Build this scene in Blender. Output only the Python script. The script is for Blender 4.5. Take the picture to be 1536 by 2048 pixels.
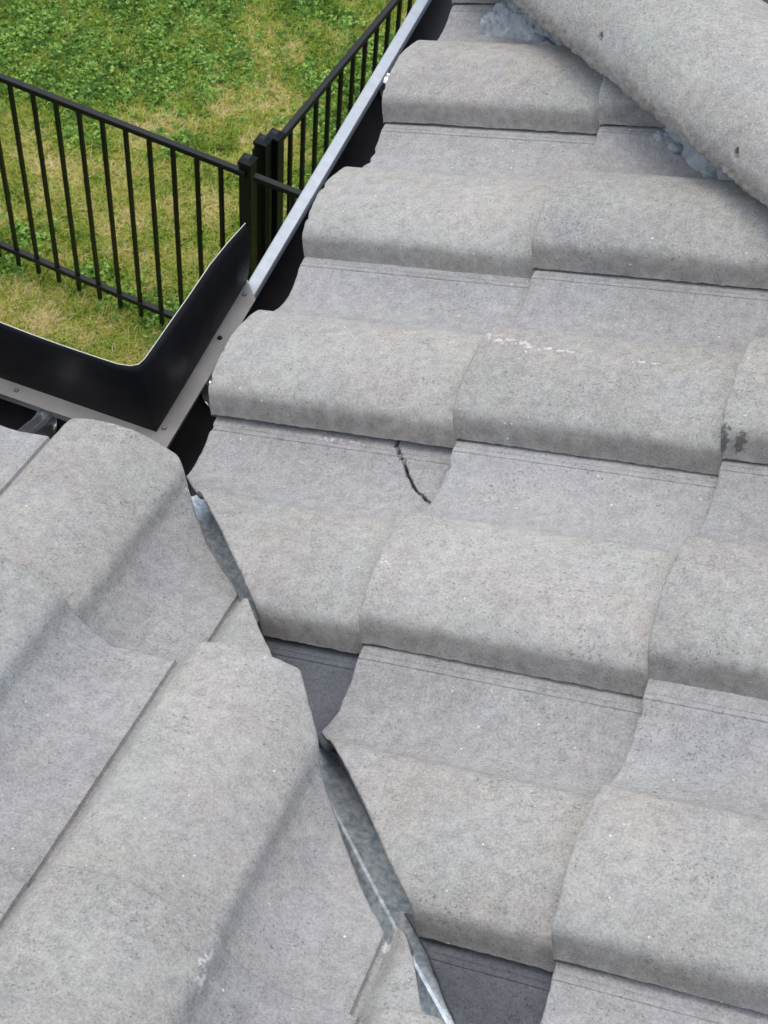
import bpy, bmesh, math, random
import numpy as np
from mathutils import Vector, Matrix, noise as mn

for o in list(bpy.data.objects):
    bpy.data.objects.remove(o)
random.seed(7)
sc = bpy.context.scene
C = sc.collection
PI = math.pi

# ------------------------------------------------------------------ camera
cam_d = bpy.data.cameras.new('camera')
cam = bpy.data.objects.new('camera', cam_d)
C.objects.link(cam)
Rm = Matrix(((0.93250, -0.32380, 0.15970), (0.35590, 0.74960, -0.55810), (0.06100, 0.57730, 0.81420)))
_q = Matrix.Rotation(0.27873594, 3, 'Z') @ Matrix.Rotation(0.61940354, 3, 'X') @ Matrix.Rotation(0.10525800, 3, 'Z')
cam.matrix_world = Matrix.Translation((0.574425, -1.119254, 1.663083)) @ _q.to_4x4()
cam_d.sensor_fit = 'VERTICAL'
cam_d.sensor_height = 24.0
cam_d.lens = 3314.784 / 2048 * 24.0
cam_d.clip_start = 0.05
cam_d.clip_end = 500
cam_d.dof.use_dof = True
cam_d.dof.focus_distance = 2.1
cam_d.dof.aperture_fstop = 24.0
sc.camera = cam
sc.render.resolution_x, sc.render.resolution_y = 768, 1024

# ------------------------------------------------------------------ light
SUN_EL, SUN_AZ = math.radians(74), math.radians(-60)      # azimuth measured from +y towards +x
world = bpy.data.worlds.new('World')
sc.world = world
world.use_nodes = True
wn = world.node_tree
bg = wn.nodes['Background']
sky = wn.nodes.new('ShaderNodeTexSky')
sky.sky_type = 'NISHITA'
sky.sun_disc = False
sky.sun_elevation = SUN_EL
sky.sun_rotation = SUN_AZ
sky.air_density = 1.0
sky.dust_density = 3.0
sky.ozone_density = 0.6
wn.links.new(sky.outputs[0], bg.inputs[0])
bg.inputs[1].default_value = 0.125
sun_d = bpy.data.lights.new('sun', 'SUN')
sun_d.energy = 0.95
sun_d.angle = math.radians(125)
sun_d.color = (1.0, 0.91, 0.79)
sun = bpy.data.objects.new('sun', sun_d)
C.objects.link(sun)
sd = Vector((math.sin(SUN_AZ) * math.cos(SUN_EL), math.cos(SUN_AZ) * math.cos(SUN_EL), math.sin(SUN_EL)))
sun.rotation_euler = (-sd).to_track_quat('-Z', 'Y').to_euler()
sun.location = (-4, 5, 8)
sc.view_settings.view_transform = 'Standard'
sc.view_settings.look = 'None'
sc.view_settings.gamma = 1.0
sc.view_settings.exposure = 0.74
sc.view_settings.use_curve_mapping = False

# ------------------------------------------------------------------ helpers
P_ = 0.363220399
cp, sp, tp = math.cos(P_), math.sin(P_), math.tan(P_)
W = 0.306
EXP = 0.325
TH = 0.024


def XR(S, y, h):            # right slope: distance up the slope, y, height above the tile datum
    return (S * cp - h * sp, y, S * sp + h * cp)


def XL(S, x, h):            # left slope
    return (x, -S * cp + h * sp, S * sp + h * cp)


def tag(o, label=None, cat=None, group=None, kind=None):
    if label: o['label'] = label
    if cat: o['category'] = cat
    if group: o['group'] = group
    if kind: o['kind'] = kind
    return o


def empty(name, loc=(0, 0, 0)):
    o = bpy.data.objects.new(name, None)
    o.location = loc
    C.objects.link(o)
    return o


def link(name, me, mat, parent=None, smooth=None):
    o = bpy.data.objects.new(name, me)
    for m in (mat if isinstance(mat, (list, tuple)) else [mat]):
        me.materials.append(m)
    C.objects.link(o)
    if parent is not None:
        o.parent = parent
        o.matrix_parent_inverse = Matrix.Translation(-parent_loc(parent))
    if smooth is not None:
        me.polygons.foreach_set('use_smooth', [True] * len(me.polygons))
        me.set_sharp_from_angle(angle=math.radians(smooth))
    me.update()
    return o


def parent_loc(p):
    v = Vector(p.location)
    while p.parent is not None:
        p = p.parent
        # parents of parents sit at the origin offset handled by inverse
        break
    return v


def pyd(name, v, f, mat, parent=None, smooth=None):
    me = bpy.data.meshes.new(name)
    me.from_pydata([tuple(a) for a in v], [], f)
    me.validate()
    return link(name, me, mat, parent, smooth)


def box_vf(c, s, ux=(1, 0, 0), uy=(0, 1, 0), uz=(0, 0, 1), taper=1.0):
    c, ux, uy, uz = Vector(c), Vector(ux), Vector(uy), Vector(uz)
    v = []
    for k in (-1, 1):
        t = taper if k > 0 else 1.0
        for (i, j) in ((-1, -1), (1, -1), (1, 1), (-1, 1)):
            v.append(c + ux * (i * s[0] / 2 * t) + uy * (j * s[1] / 2 * t) + uz * (k * s[2] / 2))
    f = [(3, 2, 1, 0), (4, 5, 6, 7), (0, 1, 5, 4), (1, 2, 6, 5), (2, 3, 7, 6), (3, 0, 4, 7)]
    return v, f


def box(name, c, s, mat, parent=None, bevel=0.0, **k):
    v, f = box_vf(c, s, **k)
    me = bpy.data.meshes.new(name)
    bm = bmesh.new()
    bv = [bm.verts.new(a) for a in v]
    for q in f: bm.faces.new([bv[i] for i in q])
    if bevel:
        bmesh.ops.bevel(bm, geom=bm.edges[:], offset=bevel, segments=1, affect='EDGES')
    bm.normal_update()
    bm.to_mesh(me); bm.free()
    return link(name, me, mat, parent)


def grid_faces(nr, nc, flip=False):
    f = []
    for i in range(nr - 1):
        for j in range(nc - 1):
            a, b, c, d = i * nc + j, i * nc + j + 1, (i + 1) * nc + j + 1, (i + 1) * nc + j
            f.append((a, d, c, b) if flip else (a, b, c, d))
    return f


# ------------------------------------------------------------------ materials
def newmat(name):
    m = bpy.data.materials.new(name)
    m.use_nodes = True
    nt = m.node_tree
    return m, nt, nt.nodes['Principled BSDF']


class NT:
    def __init__(s, nt): s.nt = nt
    def n(s, t, **k):
        o = s.nt.nodes.new('ShaderNode' + t)
        for a, b in k.items(): setattr(o, a, b)
        return o
    def l(s, a, b): s.nt.links.new(a, b)
    def math(s, op, a, b=None, clamp=False):
        o = s.n('Math', operation=op, use_clamp=clamp)
        for i, x in enumerate((a, b)):
            if x is None: continue
            if isinstance(x, (int, float)): o.inputs[i].default_value = x
            else: s.l(x, o.inputs[i])
        return o.outputs[0]
    def ramp(s, x, lo, hi, a=0.0, b=1.0):
        o = s.n('MapRange', clamp=True)
        s.l(x, o.inputs[0])
        for i, v in enumerate((lo, hi, a, b)): o.inputs[i + 1].default_value = v
        return o.outputs[0]
    def noise(s, vec, scale, detail=2.0, rough=0.5, out=0):
        o = s.n('TexNoise')
        s.l(vec, o.inputs['Vector'])
        o.inputs['Scale'].default_value = scale
        o.inputs['Detail'].default_value = detail
        o.inputs['Roughness'].default_value = rough
        return o.outputs[out]
    def mix(s, f, a, b, mode='MIX'):
        o = s.n('Mix', data_type='RGBA', blend_type=mode)
        for sock, x in ((o.inputs[0], f), (o.inputs[6], a), (o.inputs[7], b)):
            if isinstance(x, (int, float)): sock.default_value = x
            elif isinstance(x, tuple): sock.default_value = (*x, 1.0)
            else: s.l(x, sock)
        return o.outputs[2]


def concrete(name, bright=1.0, coarse=1.0, edge_default=False):
    m, nt, b = newmat(name)
    t = NT(nt)
    geo = t.n('NewGeometry').outputs['Position']
    oi = t.n('ObjectInfo')
    off = t.n('VectorMath', operation='SCALE')
    comb = t.n('CombineXYZ')
    t.l(oi.outputs['Random'], comb.inputs[0]); comb.inputs[1].default_value = 0.3; comb.inputs[2].default_value = 0.7
    t.l(comb.outputs[0], off.inputs[0]); off.inputs[3].default_value = 13.0
    add = t.n('VectorMath', operation='ADD')
    t.l(geo, add.inputs[0]); t.l(off.outputs[0], add.inputs[1])
    v = add.outputs[0]
    warm, cool, lav = (0.354, 0.342, 0.314), (0.346, 0.366, 0.336), (0.321, 0.330, 0.342)
    warm, cool, lav = [tuple(c * bright for c in k) for k in (warm, cool, lav)]
    n1 = t.noise(v, 9.0, 4.0, 0.6)
    n2 = t.noise(v, 17.0, 4.0, 0.62)
    n3 = t.noise(v, 5.0, 2.0, 0.5)
    col = t.mix(t.ramp(n1, 0.36, 0.64), warm, cool)
    col = t.mix(t.ramp(n2, 0.50, 0.66, 0, 0.5), col, lav)
    # broad lighter / darker clouds
    col = t.mix(t.ramp(n3, 0.35, 0.65, 0.0, 0.35), col, tuple(c * 1.16 for c in warm))
    at = t.n('Attribute', attribute_name='edge')
    at_pan = t.n('Attribute', attribute_name='pan')
    col = t.mix(t.math('MULTIPLY', at_pan.outputs['Fac'], 0.5), col, tuple(c * 0.98 for c in lav))
    raw = t.mix(t.ramp(t.noise(v, 60.0, 3.0), 0.35, 0.65), (0.225 * bright, 0.210 * bright, 0.186 * bright), (0.285 * bright, 0.270 * bright, 0.243 * bright))
    en = t.math('ADD', at.outputs['Fac'], t.ramp(t.noise(v, 45.0, 3.0), 0.3, 0.7, -0.12, 0.12))
    en = t.ramp(en, 0.3, 0.8, 0.0, 0.85)
    if edge_default: en = t.ramp(en, 0, 1, 0.35, 0.9)
    col = t.mix(en, col, raw)
    # mottles, grain
    g0 = t.noise(v, 75.0, 3.0, 0.6)
    g1 = t.noise(v, 330.0 / coarse, 3.0, 0.7)
    g2 = t.noise(v, 620.0 / coarse, 2.0, 0.7)
    k = t.math('ADD', t.ramp(g0, 0.32, 0.68, -0.12, 0.12), t.ramp(g1, 0.3, 0.7, -0.20, 0.20))
    k = t.math('ADD', k, t.ramp(g2, 0.3, 0.7, -0.15, 0.15))
    k = t.math('ADD', k, t.ramp(oi.outputs['Random'], 0, 1, 0.935, 1.06))
    k = t.math('MULTIPLY', k, t.ramp(t.noise(v, 6.5, 5.0, 0.65), 0.32, 0.62, 0.90, 1.04))
    col = t.mix(1.0, col, k, 'MULTIPLY')
    # the k socket is a float: route through combine
    # dark pits
    pn = t.noise(v, 290.0 / coarse, 2.0, 0.55)
    pm = t.noise(v, 14.0, 2.0)
    thr = t.ramp(pm, 0.35, 0.7, 0.72, 0.63)
    pit = t.math('MULTIPLY', t.ramp(t.math('SUBTRACT', pn, thr), 0.0, 0.03), 1.0)
    edgepit = t.ramp(t.math('SUBTRACT', t.noise(v, 330.0 / coarse, 2.0), 0.60), 0.0, 0.04)
    pit = t.math('MAXIMUM', pit, t.math('MULTIPLY', edgepit, en))
    col = t.mix(t.math('MULTIPLY', pit, 0.40), col, (0.085, 0.083, 0.078))
    # white quartz flecks
    vo = t.n('TexVoronoi', feature='F1')
    t.l(v, vo.inputs['Vector']); vo.inputs['Scale'].default_value = 120.0
    sep = t.n('SeparateColor'); t.l(vo.outputs['Color'], sep.inputs[0])
    rad = t.math('ADD', t.math('MULTIPLY', t.math('POWER', sep.outputs[1], 3.0), 0.13), 0.055)
    fl = t.math('MULTIPLY', t.math('LESS_THAN', vo.outputs['Distance'], rad), t.math('GREATER_THAN', sep.outputs[0], 0.87))
    col = t.mix(t.math('MULTIPLY', fl, 0.8), col, (0.72, 0.71, 0.68))
    # lime bloom (attribute says where, noise breaks it up)
    aw = t.n('Attribute', attribute_name='lime')
    wn_ = t.math('ADD', t.noise(v, 150.0, 5.0, 0.75), t.math('MULTIPLY', aw.outputs['Fac'], 0.16))
    wf = t.math('MULTIPLY', t.ramp(wn_, 0.665, 0.71), t.ramp(aw.outputs['Fac'], 0.15, 0.45))
    col = t.mix(t.math('MULTIPLY', wf, 0.62), col, (0.74, 0.745, 0.74))
    ad = t.n('Attribute', attribute_name='moss')  # dark colour for mossy spots and for painted shade in crack and nail holes
    dn = t.math('ADD', t.noise(v, 160.0, 4.0, 0.7), t.math('MULTIPLY', ad.outputs['Fac'], 0.3))
    df = t.math('MULTIPLY', t.ramp(dn, 0.60, 0.72), t.ramp(ad.outputs['Fac'], 0.1, 0.5))
    col = t.mix(t.math('MULTIPLY', df, 0.65), col, (0.03, 0.035, 0.028))
    ap = t.n('Attribute', attribute_name='damp')  # constant darker, bluer tone over a whole tile
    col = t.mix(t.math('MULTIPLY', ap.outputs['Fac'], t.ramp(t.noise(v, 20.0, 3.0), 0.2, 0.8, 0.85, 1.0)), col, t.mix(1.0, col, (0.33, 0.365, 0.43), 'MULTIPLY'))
    t.l(col, b.inputs['Base Color'])
    b.inputs['Roughness'].default_value = 0.93
    b.inputs['Specular IOR Level'].default_value = 0.25
    hgt = t.math('ADD', t.math('MULTIPLY', g1, 0.9), t.math('MULTIPLY', g2, 0.5))
    hgt = t.math('ADD', hgt, t.math('MULTIPLY', g0, 0.8))
    hgt = t.math('SUBTRACT', hgt, t.math('MULTIPLY', pit, 1.0))
    hgt = t.math('ADD', hgt, t.math('MULTIPLY', fl, 0.4))
    bp = t.n('Bump')
    bp.inputs['Strength'].default_value = 0.75
    bp.inputs['Distance'].default_value = 0.0012 * coarse
    t.l(hgt, bp.inputs['Height']); t.l(bp.outputs[0], b.inputs['Normal'])
    return m


M_TILE = concrete('concrete_tile')
M_CAP = concrete('concrete_cap', 1.0, 1.1)


def simple(name, col, rough=0.5, metal=0.0, nscale=30.0, var=0.12, bump=0.0, bscale=200.0, stretch=None, col2=None, r2=None, spec=0.5):
    m, nt, b = newmat(name)
    t = NT(nt)
    pos = t.n('NewGeometry').outputs['Position']
    if stretch:
        mp = t.n('Mapping'); t.l(pos, mp.inputs[0]); mp.inputs['Scale'].default_value = stretch; pos = mp.outputs[0]
    n = t.noise(pos, nscale, 4.0, 0.6)
    c2 = col2 or tuple(c * (1 - var * 2) for c in col)
    t.l(t.mix(t.ramp(n, 0.35, 0.65), col, c2), b.inputs['Base Color'])
    b.inputs['Metallic'].default_value = metal
    b.inputs['Specular IOR Level'].default_value = spec
    t.l(t.ramp(n, 0.3, 0.7, rough, r2 if r2 is not None else min(1, rough * 1.25)), b.inputs['Roughness'])
    if bump:
        bn = t.noise(pos, bscale, 3.0)
        bp = t.n('Bump'); bp.inputs['Strength'].default_value = 0.5; bp.inputs['Distance'].default_value = bump
        t.l(bn, bp.inputs['Height']); t.l(bp.outputs[0], b.inputs['Normal'])
    return m


M_GUTTER = simple('dark_gutter_metal', (0.022, 0.021, 0.023), 0.38, 0.0, 25, 0.2, spec=0.45)
M_BEAD = simple('zinc_grey_bead', (0.48, 0.54, 0.58), 0.45, 0.3, 60, 0.06)
M_ZINC = simple('galvanised_steel', (0.90, 0.97, 1.0), 0.30, 0.42, 120, 0.3, 0.0012, 120, col2=(0.40, 0.51, 0.58), r2=0.42)
M_HOOK = simple('bright_galvanised_steel', (0.85, 0.90, 0.92), 0.14, 0.9, 60, 0.15, 0.001, 90)
M_ALU = simple('brushed_aluminium', (0.37, 0.365, 0.345), 0.5, 0.2, 14, 0.12, 0.0003, 90, stretch=(1, 1, 1))
M_BLACK = simple('black_satin_sheet', (0.014, 0.0145, 0.017), 0.5, 0.0, 9, 0.25, 0.0004, 500, spec=0.3)
M_RAWEDGE = simple('cut_aluminium_edge', (0.55, 0.56, 0.50), 0.4, 0.3, 40, 0.1)
M_SCREW = simple('steel_screw', (0.45, 0.47, 0.49), 0.35, 0.8, 300, 0.2)
M_FENCE = simple('black_powder_coat', (0.003, 0.007, 0.0065), 0.34, 0.0, 60, 0.2, spec=0.32)
M_DECK = simple('roofing_underlay', (0.02, 0.021, 0.023), 0.9, 0.0, 8, 0.2)
M_WALL = simple('painted_render', (0.42, 0.40, 0.36), 0.9, 0.0, 6, 0.05, 0.001, 200)
M_FASCIA = simple('dark_fascia_paint', (0.03, 0.03, 0.032), 0.6, 0.0, 6, 0.05)
M_CRACK = simple('fracture', (0.03, 0.03, 0.03), 0.95)
M_MORTAR = simple('blue_grey_mortar', (0.46, 0.50, 0.51), 0.9, 0.0, 60, 0.14, 0.006, 190, col2=(0.32, 0.355, 0.37))

# ------------------------------------------------------------------ tile profile
PROF = [(-0.024, -0.0105), (-0.002, -0.0105), (0.0062, -0.0105), (0.0070, -0.0113), (0.0078, -0.0107), (0.0130, -0.0111),
        (0.0138, -0.0125), (0.0147, -0.0121), (0.024, -0.0150), (0.036, -0.0178), (0.050, -0.0198), (0.067, -0.0206), (0.080, -0.0192), (0.092, -0.0160), (0.104, -0.0110), (0.114, -0.0058), (0.1215, -0.0008), (0.1262, 0.0032),
        (0.1292, 0.0088), (0.1325, 0.0150), (0.1360, 0.0190), (0.1420, 0.0222), (0.155, 0.0272), (0.172, 0.0325),
        (0.192, 0.0372), (0.213, 0.0395), (0.233, 0.0390), (0.252, 0.0366), (0.268, 0.0332), (0.278, 0.0300), (0.2855, 0.0266), (0.2900, 0.0230),
        (0.2942, 0.0165), (0.2985, 0.0080), (0.3028, -0.0030), (0.3045, -0.0060)]
PROF_L = [(-0.024, -0.0110), (-0.006, -0.0110), (-0.0005, -0.0165), (0.0035, -0.0165), (0.0065, -0.0118), (0.014, -0.0128)] + PROF[8:]
pv = np.array([a for a, b in PROF]); ph = np.array([b for a, b in PROF])
plv = np.array([a for a, b in PROF_L]); plh = np.array([b for a, b in PROF_L])


def pchip(x, pv=pv, ph=ph):
    d = np.diff(ph) / np.diff(pv)
    h = np.diff(pv)
    m = np.zeros_like(ph)
    for i in range(1, len(ph) - 1):
        if d[i - 1] * d[i] > 0:
            w1, w2 = 2 * h[i] + h[i - 1], h[i] + 2 * h[i - 1]
            m[i] = (w1 + w2) / (w1 / d[i - 1] + w2 / d[i])
    m[0], m[-1] = d[0], d[-1]
    k = np.clip(np.searchsorted(pv, x) - 1, 0, len(h) - 1)
    t = (x - pv[k]) / h[k]
    return ((1 + 2 * t) * (1 - t) ** 2 * ph[k] + t * (1 - t) ** 2 * h[k] * m[k] + t * t * (3 - 2 * t) * ph[k + 1] + t * t * (t - 1) * h[k] * m[k + 1])


def vcols(step):
    vs = list(np.arange(0.018, 0.287, step)) + [a for a in pv if a < 0.018 or a > 0.286]
    vs += [0.0015, 0.004, 0.0120, 0.297, 0.3]
    return np.array(sorted(set(round(float(a), 5) for a in vs)))


# lime bloom: segments (a, b, radius) ; mossy spots: points, all in world metres
LIME = [((.293, .231, .133), (.308, .213, .139), .010), ((.30, .215, .137), (.369, .204, .162), .008), ((.369, .204, .162), (.411, .202, .178), .004),
        ((.465, .198, .198), (.513, .196, .217), .003), ((.029, -.057, .02), (.033, -.048, .02), .012), 
        ((.422, -.261, .16), (.425, -.256, .16), .004), ((.303, -.143, .136), (.305, -.15, .136), .005), ((.139, .075, .074), (.19, .075, .09), .004),
        ((.20, -.300, .147), (.235, -.305, .15), .011), ((.329, -.666, .285), (.335, -.696, .297), .005),
        ((-.09, -.015, .038), (-.08, -.016, .038), .012), ((.56, -.64, .2), (.75, -.70, .26), .006), 
        ((.72, -.655, .25), (.9, -.66, .3), .005), ((.46, -.55, .2), (.462, -.565, .21), .005)]
MOSS = [((.606, .090, .262), .006), ((.624, .094, .268), .0065), ((.604, .100, .262), .005)]


def segd(P, a, b):
    a, b = np.array(a, float), np.array(b, float)
    P = P.copy(); P[:, 2] = 0; a[2] = 0; b[2] = 0
    d = b - a
    t = np.clip(((P - a) @ d) / (d @ d), 0, 1)
    return np.linalg.norm(P - a - t[:, None] * d, axis=1)


def fnoise(x, y, z, s):
    return mn.noise(Vector((x * s, y * s, z * s)))


def polyx(t, a, b):
    """piecewise linear b(a) with linear extrapolation"""
    if a[0] > a[-1]: a, b = a[::-1], b[::-1]
    i = 0
    while i < len(a) - 2 and t > a[i + 1]: i += 1
    return b[i] + (b[i + 1] - b[i]) * (t - a[i]) / (a[i + 1] - a[i])


def make_tile(side, s0, c0, parent, cut=None, top_cut=None, cover=W, length=0.405, step=0.0042, crack=None, lift=0.0, label=None, tilt=0.0, yaw=0.0, damp=0.0):
    """side R: c0 is the y of the drop edge; side L: c0 is its x. cut: plan polyline of the valley cut; top_cut: x + y of the hip cut."""
    k = cover / W
    TH = 0.024 if side == 'R' else 0.031
    vs = vcols(step)
    if side == 'L': vs = np.array(sorted(set(vs.tolist() + [-0.006, -0.0005, 0.0035])))
    base = pchip(vs) if side == 'R' else pchip(vs, plv, plh)
    seed = random.uniform(0, 90)
    hs = base + lift
    cols = []
    wob = random.uniform(-.0012, .0012)
    for v, h in zip(vs, hs):
        h = h + tilt * (v - W / 2)
        c = c0 + (W - v) * k
        st = s0 + 0.0009 * fnoise(v, seed, 0, 120) + 0.0012 * fnoise(v, seed, 5, 28) + yaw * (v - W)
        ch = fnoise(v, seed, 9, 45)
        if ch > 0.42: st += (ch - 0.42) * 0.02
        cutflag = 0
        if cut is not None:
            cx_, cy_ = [q[0] for q in cut], [q[1] for q in cut]
            jit = 0.0013 * fnoise(v, seed, 3, 160) + 0.0016 * fnoise(v, seed, 4, 40)
            if side == 'R':
                x = polyx(c, cy_, cx_)
                sc_ = (x + h * sp) / cp + jit
            else:
                y = polyx(c, cx_, cy_)
                sc_ = -(y - h * sp) / cp + jit
            if sc_ > st: st, cutflag = sc_, 1
        en = s0 + length
        if top_cut is not None:
            x = top_cut - c if side == 'R' else 0
            if side == 'R': en = min(en, (x + h * sp) / cp)
        cols.append((v, h, c, st, en, cutflag))
    cols = [q for q in cols if q[4] - q[3] > 0.012]
    if len(cols) < 4: return None
    nr = max(8, int(round((max(q[4] - q[3] for q in cols)) / step)))
    if crack: nr = int(length / step)
    fr = [0.0, 0.0012, 0.0032, 0.0065]
    dz = [-0.0048, -0.0016, -0.0004, 0.0]
    V, A_edge, A_pan = [], [], []
    ck = set()
    X = XR if side == 'R' else XL
    nrow = len(fr) + nr
    for i in range(nrow):
        for (v, h, c, st, en, cf) in cols:
            if i < len(fr):
                S = st + fr[i]; d = dz[i]
            else:
                S = st + fr[-1] + (en - st - fr[-1]) * (i - len(fr) + 1) / nr; d = 0
            hh = h - TH * (S - s0) / EXP + d
            hh += 0.0007 * fnoise(S, c, seed, 22) + 0.00035 * fnoise(S, c, seed, 70)
            vv = v
            if v > 0.296:
                hh += 0.0016 * fnoise(S, seed, 2, 90) + 0.0009 * fnoise(S, seed, 7, 260)
            if v > 0.285:
                c2 = c + 0.0006 * fnoise(S, seed + v, 1, 140)
            else:
                c2 = c
            e = 0.45 if i < 2 else (0.2 if i == 2 else 0.0)
            if v > 0.290: e = max(e, 0.68)
            elif v > 0.285: e = max(e, 0.35)
            if cf and i < 2: e = 0.9
            if side == 'L': e *= 0.5
            if crack:
                # fracture cut into the tile: a narrow V-groove along a jagged line
                best = 9
                sgn = 0
                for (a, b) in zip(crack[:-1], crack[1:]):
                    ax, ay = a; bx, by = b
                    dx, dy = bx - ax, by - ay
                    tt = max(0, min(1, ((S - ax) * dx + (c2 - ay) * dy) / (dx * dx + dy * dy)))
                    qx, qy = S - ax - tt * dx, c2 - ay - tt * dy
                    dd = math.hypot(qx, qy)
                    if dd < best:
                        best = dd; sgn = 1 if dx * qy - dy * qx > 0 else -1
                wid = 0.0014 + 0.0007 * fnoise(S, c2, 1, 150)
                if best < wid: hh -= 0.016; e = 1.0; ck.add(len(V))
                elif sgn > 0 and S > 0.24 and c2 < 0.09:
                    hh -= 0.0016
            V.append(X(S, c2, hh)); A_edge.append(e)
            A_pan.append(1.0 if v < 0.105 else max(0.0, 1 - (v - 0.105) / 0.04))
    nc = len(cols)
    F = grid_faces(nrow, nc, flip=(side == 'R'))
    F = [tuple(q) for q in F]
    # underside (coarse along the slope) and rims
    off = len(V)
    NB = 4
    for i in range(NB):
        for (v, h, c, st, en, cf) in cols:
            S = st + 0.0008 + (en - st - 0.0008) * i / (NB - 1)
            if v > 0.286: hb = h - 0.004 if v > 0.2985 else h - 0.010; vb = v - 0.007
            else: hb = h - 0.0145; vb = v
            if v < 0: hb = h - 0.008
            cb = c0 + (W - vb) * k
            hh = hb - TH * (S - s0) / EXP
            if i == 0: hh += 0.0012 * fnoise(v, seed, 13, 110)
            V.append(X(S, cb, hh)); A_edge.append(1.0); A_pan.append(0.0)
    F += [tuple(off + a for a in q) for q in grid_faces(NB, nc, flip=(side != 'R'))]

    def bridge(top, bot, fl):
        for a in range(len(top) - 1):
            q = (top[a], top[a + 1], bot[a + 1], bot[a])
            F.append(q[::-1] if fl else q)
    fl = side == 'R'
    bridge([j for j in range(nc)], [off + j for j in range(nc)], not fl)
    bridge([(nrow - 1) * nc + j for j in range(nc)], [off + (NB - 1) * nc + j for j in range(nc)], fl)
    # side rims: sample the top rows at the underside stations
    for jj, fl2 in ((0, fl), (nc - 1, not fl)):
        st_rows = [0] + [min(nrow - 1, int(round((nrow - 1) * i / (NB - 1)))) for i in range(1, NB)]
        for i in range(NB - 1):
            a, b = st_rows[i], st_rows[i + 1]
            tops = [r * nc + jj for r in range(a, b + 1)]
            poly = tops + [off + (i + 1) * nc + jj, off + i * nc + jj]
            F.append(tuple(poly if fl2 else poly[::-1]))
    me = bpy.data.meshes.new('roof_tile')
    me.from_pydata(V, [], F)
    Pn = np.array(V)
    lime = np.zeros(len(V)); moss = np.zeros(len(V))
    for a, b, r in LIME:
        lime = np.maximum(lime, np.clip(1.6 - segd(Pn, a, b) / r, 0, 1))
    for a, r in (MOSS if (label and 'mossy' in label) else []):
        moss = np.maximum(moss, np.clip(1.5 - np.linalg.norm((Pn - np.array(a))[:, :2], axis=1) / r, 0, 1))
    for i_ in ck: moss[i_] = 1.0  # shade inside the crack, painted in as dark colour
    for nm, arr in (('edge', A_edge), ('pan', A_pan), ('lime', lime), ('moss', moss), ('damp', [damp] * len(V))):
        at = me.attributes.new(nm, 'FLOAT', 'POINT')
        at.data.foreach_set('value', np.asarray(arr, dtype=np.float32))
    o = link('roof_tile', me, M_TILE, parent, smooth=42)
    if label: o['label'] = label
    return o


# ------------------------------------------------------------------ house
GZ = -4.36                       # ground level below the tile datum
house = empty('house', (0, 0, 0))
tag(house, 'house corner with grey concrete tile roof slopes meeting in a valley', 'house')


def slab(name, pts, th, mat, parent):
    n = len(pts)
    v = [Vector(a) for a in pts] + [Vector(a) - Vector((0, 0, th)) for a in pts]
    f = [tuple(range(n)), tuple(range(2 * n - 1, n - 1, -1))]
    for i in range(n):
        j = (i + 1) % n
        f.append((i, i + n, j + n, j))
    me = bpy.data.meshes.new(name)
    me.from_pydata(v, [], f)
    bm = bmesh.new(); bm.from_mesh(me)
    bmesh.ops.recalc_face_normals(bm, faces=bm.faces[:])
    bm.to_mesh(me); bm.free()
    return link(name, me, mat, parent)


HD = -0.097                      # deck below the tile datum


def zr(x): return x * tp + HD / cp
def zl(y): return -y * tp + HD / cp


EV = 0.035
XH = 1.18                        # plan line of the hip: x + y = XH
deck_r = slab('roof_deck', [(EV, -EV, zr(EV)), (EV, XH - EV, zr(EV)), (2.6, XH - 2.6, zr(2.6)), (2.6, -2.6, zr(2.6))], 0.03, M_DECK, house)
deck_r['label'] = 'roof slope on the right of the valley under its tiles'
deck_l = slab('roof_deck', [(EV, -EV, zl(-EV)), (2.6, -2.6, zl(-2.6)), (-3.0, -2.6, zl(-2.6)), (-3.0, -EV, zl(-EV))], 0.03, M_DECK, house)
deck_l['label'] = 'roof slope on the left of the valley under its tiles'
deck_h = slab('roof_deck', [(EV, XH - EV, zr(EV)), (3.5, XH - EV, zr(EV)), (3.5, XH - 2.6, zr(2.6)), (2.6, XH - 2.6, zr(2.6))], 0.03, M_TILE, house)
deck_h['label'] = 'far roof slope beyond the hip'
box('fascia', (EV + 0.012, (XH - .04) / 2, -0.17), (0.024, XH + .0, 0.17), M_FASCIA, house)
box('fascia', (-1.48, -EV - 0.012, -0.17), (3.0, 0.024, 0.17), M_FASCIA, house)
v, f = [], []
WX = 0.40
pl = [(WX, -WX), (WX, XH - WX), (3.4, XH - WX), (3.4, -3.2), (-3.0, -3.2), (-3.0, -WX)]
n = len(pl)
for z in (GZ - 0.2, -0.27):
    v += [(x, y, z) for x, y in pl]
f = [(i, (i + 1) % n, (i + 1) % n + n, i + n) for i in range(n)] + [tuple(range(n, 2 * n))]
me = bpy.data.meshes.new('wall'); me.from_pydata(v, [], f)
bm = bmesh.new(); bm.from_mesh(me); bmesh.ops.recalc_face_normals(bm, faces=bm.faces[:]); bm.to_mesh(me); bm.free()
link('wall', me, M_WALL, house)
slab('soffit', [(EV, -EV, -0.25), (WX + .02, -WX - .02, -0.25), (WX + .02, XH - WX, -0.25), (EV, XH - EV, -0.25)], 0.02, M_WALL, house)
slab('soffit', [(EV, -EV, -0.25), (-3.0, -EV, -0.25), (-3.0, -WX - .02, -0.25), (WX + .02, -WX - .02, -0.25)], 0.02, M_WALL, house)

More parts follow.
